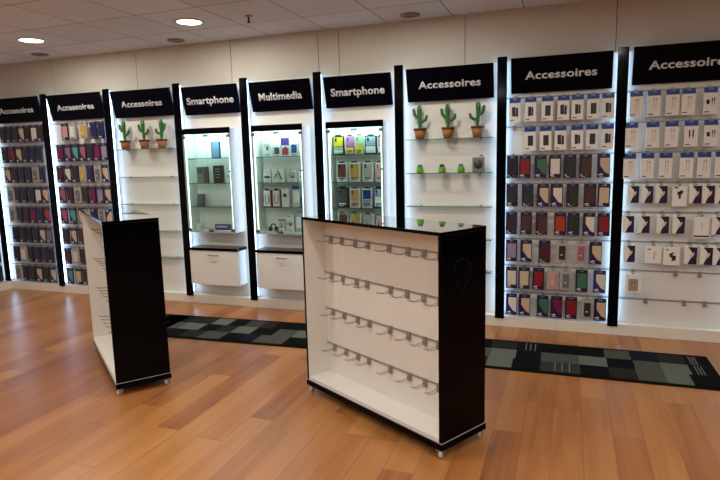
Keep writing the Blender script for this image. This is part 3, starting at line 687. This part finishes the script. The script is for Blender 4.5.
cpack(364.6, 376.6, S[0], .165, SOOT, BLG, BXW, 'blue grey case pack fourth on the right cabinet top shelf')
cpack(377.8, 382.6, S[0], .16, SOOT, PCH, BXW, 'pinkish case pack at right end of right cabinet top shelf')
cpack(336.6, 347, S[1], .175, BXW, RBR, None, 'white framed red brown case on right cabinet second shelf', .25)
cpack(349, 360, S[1], .175, BXW, GLD, None, 'white framed gold case on right cabinet second shelf', .15)
cpack(362.4, 373, S[1], .175, BXW, PALE, None, 'white framed grey case on right cabinet second shelf', .2)
cpack(375.4, 383, S[1], .17, BXW, PCH, None, 'white framed pink case on right cabinet second shelf', .2)
cpack(336.8, 348.4, S[2], .185, SOOT, DGREY, None, 'all black case pack on right cabinet third shelf', .1)
cpack(349.8, 360, S[2], .175, BXW, GLD, PCH, 'white and gold case pack on right cabinet third shelf', .35)
cpack(362.2, 372, S[2], .175, BXW, NAVY, BLG, 'white framed navy case pack on right cabinet third shelf', .45)
cpack(374, 383, S[2], .18, NAVY, BLG, BXW, 'navy and pale blue case pack on right cabinet third shelf', .6)
cpack(336.8, 346.6, S[3], .19, BXW, RBR, None, 'dark case pack at right cabinet bottom, leftmost above gondola', .2)
cpack(349.8, 359.4, S[3], .195, BXW, GLD, None, 'gold case pack at right cabinet bottom above gondola', .2)
cpack(362, 372.4, S[3], .18, BXW, GRN, None, 'greenish case pack at right cabinet bottom above gondola', .2)
cpack(374.6, 383, S[3], .17, BXW, RED, None, 'red case pack at right cabinet bottom above gondola', .15)

# ------------------------------------------------------------------ rolling gondola stands
GL_, GW_, GT_, GB_ = 1.145, .3445, 1.154, .088
LHOOK = [1.067, .949, .827, .716, .526, .38, .262, .149]
def gondola(label, corner, rot, emblem, GL_=1.145):
    """long axis +x from the near corner, depth +y towards the back; open white front at y = 0"""
    t = thing('gondola_stand', label, 'display stand', (corner[0], corner[1], 0), rot, 'rolling gondola stands')
    T = .018; L, W = GL_, GW_
    # local frame: x along the front edge away from the near corner, y = -(depth)
    def B(x0, x1, d0, d1, z0, z1, ms): return MB().box(x0, x1, -d1, -d0, z0, z1, ms=ms)
    B(0, T, 0, W, GB_, GT_-.0185, (0, 1, 0, 0, 0, 0)).build('side_panel', [BLACK, WHITE], t)
    B(L-T, L, 0, W, GB_, GT_-.0185, (1, 0, 0, 0, 0, 0)).build('side_panel', [BLACK, WHITE], t)
    MB().box(-.001, L+.001, -W-.001, .001, GT_-.018, GT_, ms=(0, 0, 0, 0, 2, 1)).build('top_panel', [BLACK, BLACKTOP, WHITE], t, bevel=.001)
    # slotted centre panel
    zs = [GB_+.019]+[.304, .541, .779, 1.018]+[GT_-.0185]
    mb = MB()
    for z0, z1 in zip(zs, zs[1:]):
        mb.box(T+.0005, L-T-.0005, -.185, -.16, z0+(.0055 if z0 > .2 else 0), z1-(.0055 if z1 < 1.1 else 0))
    mb.box(T+.0005, L-T-.0005, -.178, -.168, GB_+.019, GT_-.0185)
    mb.build('centre_panel', WHITE, t)
    MB().box(T+.0005, L-T-.0005, -W, 0, GB_, GB_+.0185).build('floor_panel', WHITE, t)
    MB().box(-.005, L+.005, -W-.005, .005, GB_-.002, GB_-.0002).build('edge_trim', EDGE, t)
    MB().box(-.005, L+.005, -W-.005, .005, .05, GB_-.0022).build('base_slab', BLACK, t, bevel=.001)
    for z in (.304, .541, .779, 1.018):
        MB().box(T+.001, L-T-.001, -.1675, -.155, z-.005, z+.005).build('rail', RAILM, t)
        for k, x in enumerate(LHOOK):
            c = MB().box(-.014, .014, 0, .005, -.04, .0).box(-.014, .014, -.004, .005, .0, .008).build('hook', METAL, t, (x+random.uniform(-.008, .008), -.1546, z))
            w = MB()
            for s in (-1, 1): w.tube([(s*.011, .004, -.022), (s*.011, .05, -.026), (s*.011, .092, -.02), (s*.009, .104, -.012)], .0017, 6)
            w.tube([(-.009, .104, -.012), (0, .107, -.010), (.009, .104, -.012)], .0017, 6)
            w.build('wire_prong', WIRE, c)
    for x in (.02, L-.02):
        for d in (.018, W-.018):
            c = MB().box(-.022, .022, -.018, .018, .045, .0498).box(-.014, -.010, -.012, .012, .014, .045).box(.010, .014, -.012, .012, .014, .045).build('caster', METAL, t, (x, -d, 0), rotz=.5)
            MB().lathe([(0, -.009), (.019, -.009), (.0225, -.005), (.0225, .005), (.019, .009), (0, .009)], (0, 0, .0228), 20, 0, 'x').build('wheel', RUBBER, c)
    if emblem:   # dull raised outline on the side: a map pin with a curved handset inside
        e = MB(); x = -.0012
        P = [(-.172+dy, z) for dy, z in ()]
        cy, cz, r = -.15, .945, .064
        arc = [(x, cy+r*math.sin(a), cz+r*math.cos(a)) for a in [math.radians(q) for q in range(-120, 125, 15)]]
        e.tube(arc+[(x, cy, cz-.13)], .004, 6); e.tube([arc[0], (x, cy, cz-.13)], .004, 6)
        e.tube([(x, cy+.034*math.sin(a), cz+.004-.034*math.cos(a)) for a in [math.radians(q) for q in range(-75, 80, 15)]], [.007]+[.004]*9+[.007], 6)
        e.build('side_emblem', mat('dull_black_vinyl', '#040408', .2, spec=.1), t)
    return t
gondola('large white gondola with black frame and empty hooks, in the middle', (4.1578, -2.3429), math.radians(150.21), True, 1.163)
gondola('rolling gondola at left turned black end panel to the viewer', (1.9812, -2.2074), math.radians(141.9), False)

# ------------------------------------------------------------------ runner rugs
RUGC = {'k': '#09090a', 'd': '#252622', 'g': '#4a4c45', 'l': '#62655a', 'p': '#403b3e', 'n': '#131622', 's': '#101011', 't': '#33332f'}
RUGM = {k: mat('rug_pile_'+k, v, .95, spec=.1, noise=.35, nscale=150, bump=.5) for k, v in RUGC.items()}
KEYS = list(RUGM)
STRIPE = mat('rug_stripe_thread', '#77756e', .95)
def rug(label, P00, P10, P01, rows, xs):
    """P00 far left corner, P10 far right corner, P01 near left corner; rows far to near: [(start 0..1, shade)]"""
    ex = (P10-P00); ey = (P01-P00); Lx = ex.length; Ly = ey.length
    rz = math.atan2(ex.y, ex.x)
    t = thing('runner_rug', label, 'rug', (P00.x, P00.y, 0), rz, 'dark patchwork runner rugs')
    mb = MB(); b = .035
    mb.box(0, Lx, -Ly, 0, .0006, .007, KEYS.index('k'))
    h = (Ly-2*b)/len(rows)
    for r, row in enumerate(rows):
        y1 = -b-h*r; y0 = y1-h
        for (f0, sh), (f1, _) in zip(row, row[1:]+[(1, '')]):
            x0, x1 = max(b, f0*Lx), min(Lx-b, f1*Lx)
            if x1 <= x0: continue
            mb.box(x0, x1, y0, y1, .0065, .0095, KEYS.index(sh))
            if sh in 'st':
                for q in range(3): mb.box(x1-(x1-x0)*(.25+.18*q)-.006, x1-(x1-x0)*(.25+.18*q), y0+.01, y1-.01, .0095, .0105, len(KEYS))
    mb.build('pile', [RUGM[k] for k in KEYS]+[STRIPE], t)
    return t
def rowpx(pts, P00, P10, P01, fy, lead):
    """pixel columns of patch edges, read on the row's middle line, as fractions along the rug"""
    out = list(lead); A = P00+(P01-P00)*fy; Bv = P10-P00; n = Vector((-Bv.y, Bv.x, 0))
    for px, sh in pts:
        best = min(range(0, 1001), key=lambda k: abs(proj(A+Bv*(k/1000))[0]-px))
        out.append((best/1000, sh))
    return out
R00, R10, R01 = Vector((3.28, -.400, 0)), Vector((5.70, -.372, 0)), Vector((3.288, -1.040, 0))
LEADR = [(0, 'g'), (.09, 'k'), (.2, 'd')]
RR = [[(483, 'k'), (492, 'd'), (517, 's'), (542, 'k'), (604, 'g'), (630, 'n'), (658, 'd'), (684, 's'), (700, 'k')],
      [(483, 'g'), (491, 'l'), (516, 'k'), (541, 'g'), (579, 'l'), (607, 'k'), (634, 'g'), (661, 'l'), (690, 's'), (708, 'k')],
      [(487, 'l'), (512, 'k'), (540, 't'), (580, 'k'), (609, 'd'), (637, 'g'), (666, 'l'), (692, 'k')]]
rug('dark patchwork runner right of the middle gondola, by the wall bays', R00, R10, R01, [rowpx(r, R00, R10, R01, f, LEADR) for r, f in zip(RR, (.2, .5, .8))], 0)
L00 = Vector((.82, -.4786, 0)); L10 = Vector((3.16, -.362, 0)); L01 = L00+Vector((.0311, -.632, 0))
RL = [[(167, 'n'), (192, 'd'), (216, 'l'), (232, 'k'), (248, 'p'), (263, 'd'), (276, 'k')],
      [(165, 'g'), (183, 'l'), (203, 'k'), (219, 'd'), (235, 'l'), (254, 'k'), (276, 'g'), (296, 'l')],
      [(165, 'k'), (184, 'd'), (202, 'g'), (224, 'k'), (242, 'n'), (257, 'g'), (286, 'k')]]
rug('dark patchwork runner between the two gondola stands', L00, L10, L01, [rowpx(r, L00, L10, L01, f, LEADR) for r, f in zip(RL, (.2, .5, .8))], 0)

# ------------------------------------------------------------------ ceiling fittings
RING = mat('grey_fitting_ring', '#8b857d', .5)
def downlight(x, y, label):
    t = thing('downlight', label, 'ceiling light', (x, y, ZC), 0, 'round ceiling downlights')
    MB().lathe([(.102, -.001), (.122, -.001), (.12, -.008), (.104, -.009), (.102, -.001)], n=32).build('trim_ring', mat('white_trim_ring', '#d8d2c8', .5), t)
    MB().lathe([(0, -.004), (.1015, -.004), (.1015, -.001), (0, -.001)], n=32).build('lamp_disc', DOWNL, t)
    ld = bpy.data.lights.new('downlight_beam', 'AREA'); ld.shape = 'DISK'; ld.size = .19; ld.energy = DOWN_W; ld.color = (1, 1, .96)
    lo = bpy.data.objects.new('lamp_beam', ld); COL.objects.link(lo); lo.parent = t; lo.location = (0, 0, -.012)
    return t
DOWN_W = 12.5
downlight(-.126, -.74, 'round lit downlight in the ceiling, leftmost of two'); downlight(1.643, -.70, 'round lit downlight in the ceiling, right of two')
k = 0
for y in (-.72, -2.7, -4.7, -6.7):
    for x in (-.126, 1.643, 3.414, 5.184, 6.954, 8.6):
        if y > -1 and (x < 2 or x > 4): continue
        downlight(x, y if y < -1 else -.95, 'round ceiling downlight outside the top of the photo')
for x, y, lab in ((-.66, -.185, 'small grey round ceiling fitting nearest the left corner'), (1.064, -.128, 'small grey round ceiling fitting between the two downlights'), (3.425, -.1, 'small grey round ceiling fitting above the right cactus bay')):
    t = thing('ceiling_spot', lab, 'ceiling fitting', (x, y, ZC), 0, 'small grey ceiling fittings')
    MB().lathe([(.045, -.001), (.085, -.001), (.082, -.012), (.05, -.016), (.045, -.001)], n=24).build('ring', RING, t)
    MB().lathe([(0, -.006), (.044, -.006), (.044, -.001), (0, -.001)], n=24).build('dark_lens', mat('dark_lens', '#4a4640', .3), t)
t = thing('sprinkler_head', 'small dark sprinkler head hanging from the ceiling', 'sprinkler', (2.2, -.66, ZC))
MB().lathe([(0, -.001), (.03, -.001), (.03, -.006), (.012, -.01), (0, -.01)], n=20).build('escutcheon', RING, t)
MB().lathe([(.008, -.01), (.008, -.045), (.014, -.05), (.014, -.058), (0, -.058)], n=14).build('nozzle', mat('dark_brass', '#4d4438', .4, .7), t)

# ------------------------------------------------------------------ world and exposure
w = bpy.data.worlds.new('world'); SC.world = w; w.use_nodes = True
w.node_tree.nodes['Background'].inputs[0].default_value = (.9, .95, 1, 1); w.node_tree.nodes['Background'].inputs[1].default_value = .05
SC.view_settings.view_transform = 'Standard'; SC.view_settings.look = 'None'; SC.view_settings.gamma = 1; SC.view_settings.use_curve_mapping = False
SC.view_settings.exposure = .1
SC.cycles.use_denoising = True
SC.cycles.max_bounces = 8; SC.cycles.transparent_max_bounces = 16
SC.cycles.sample_clamp_indirect = 4
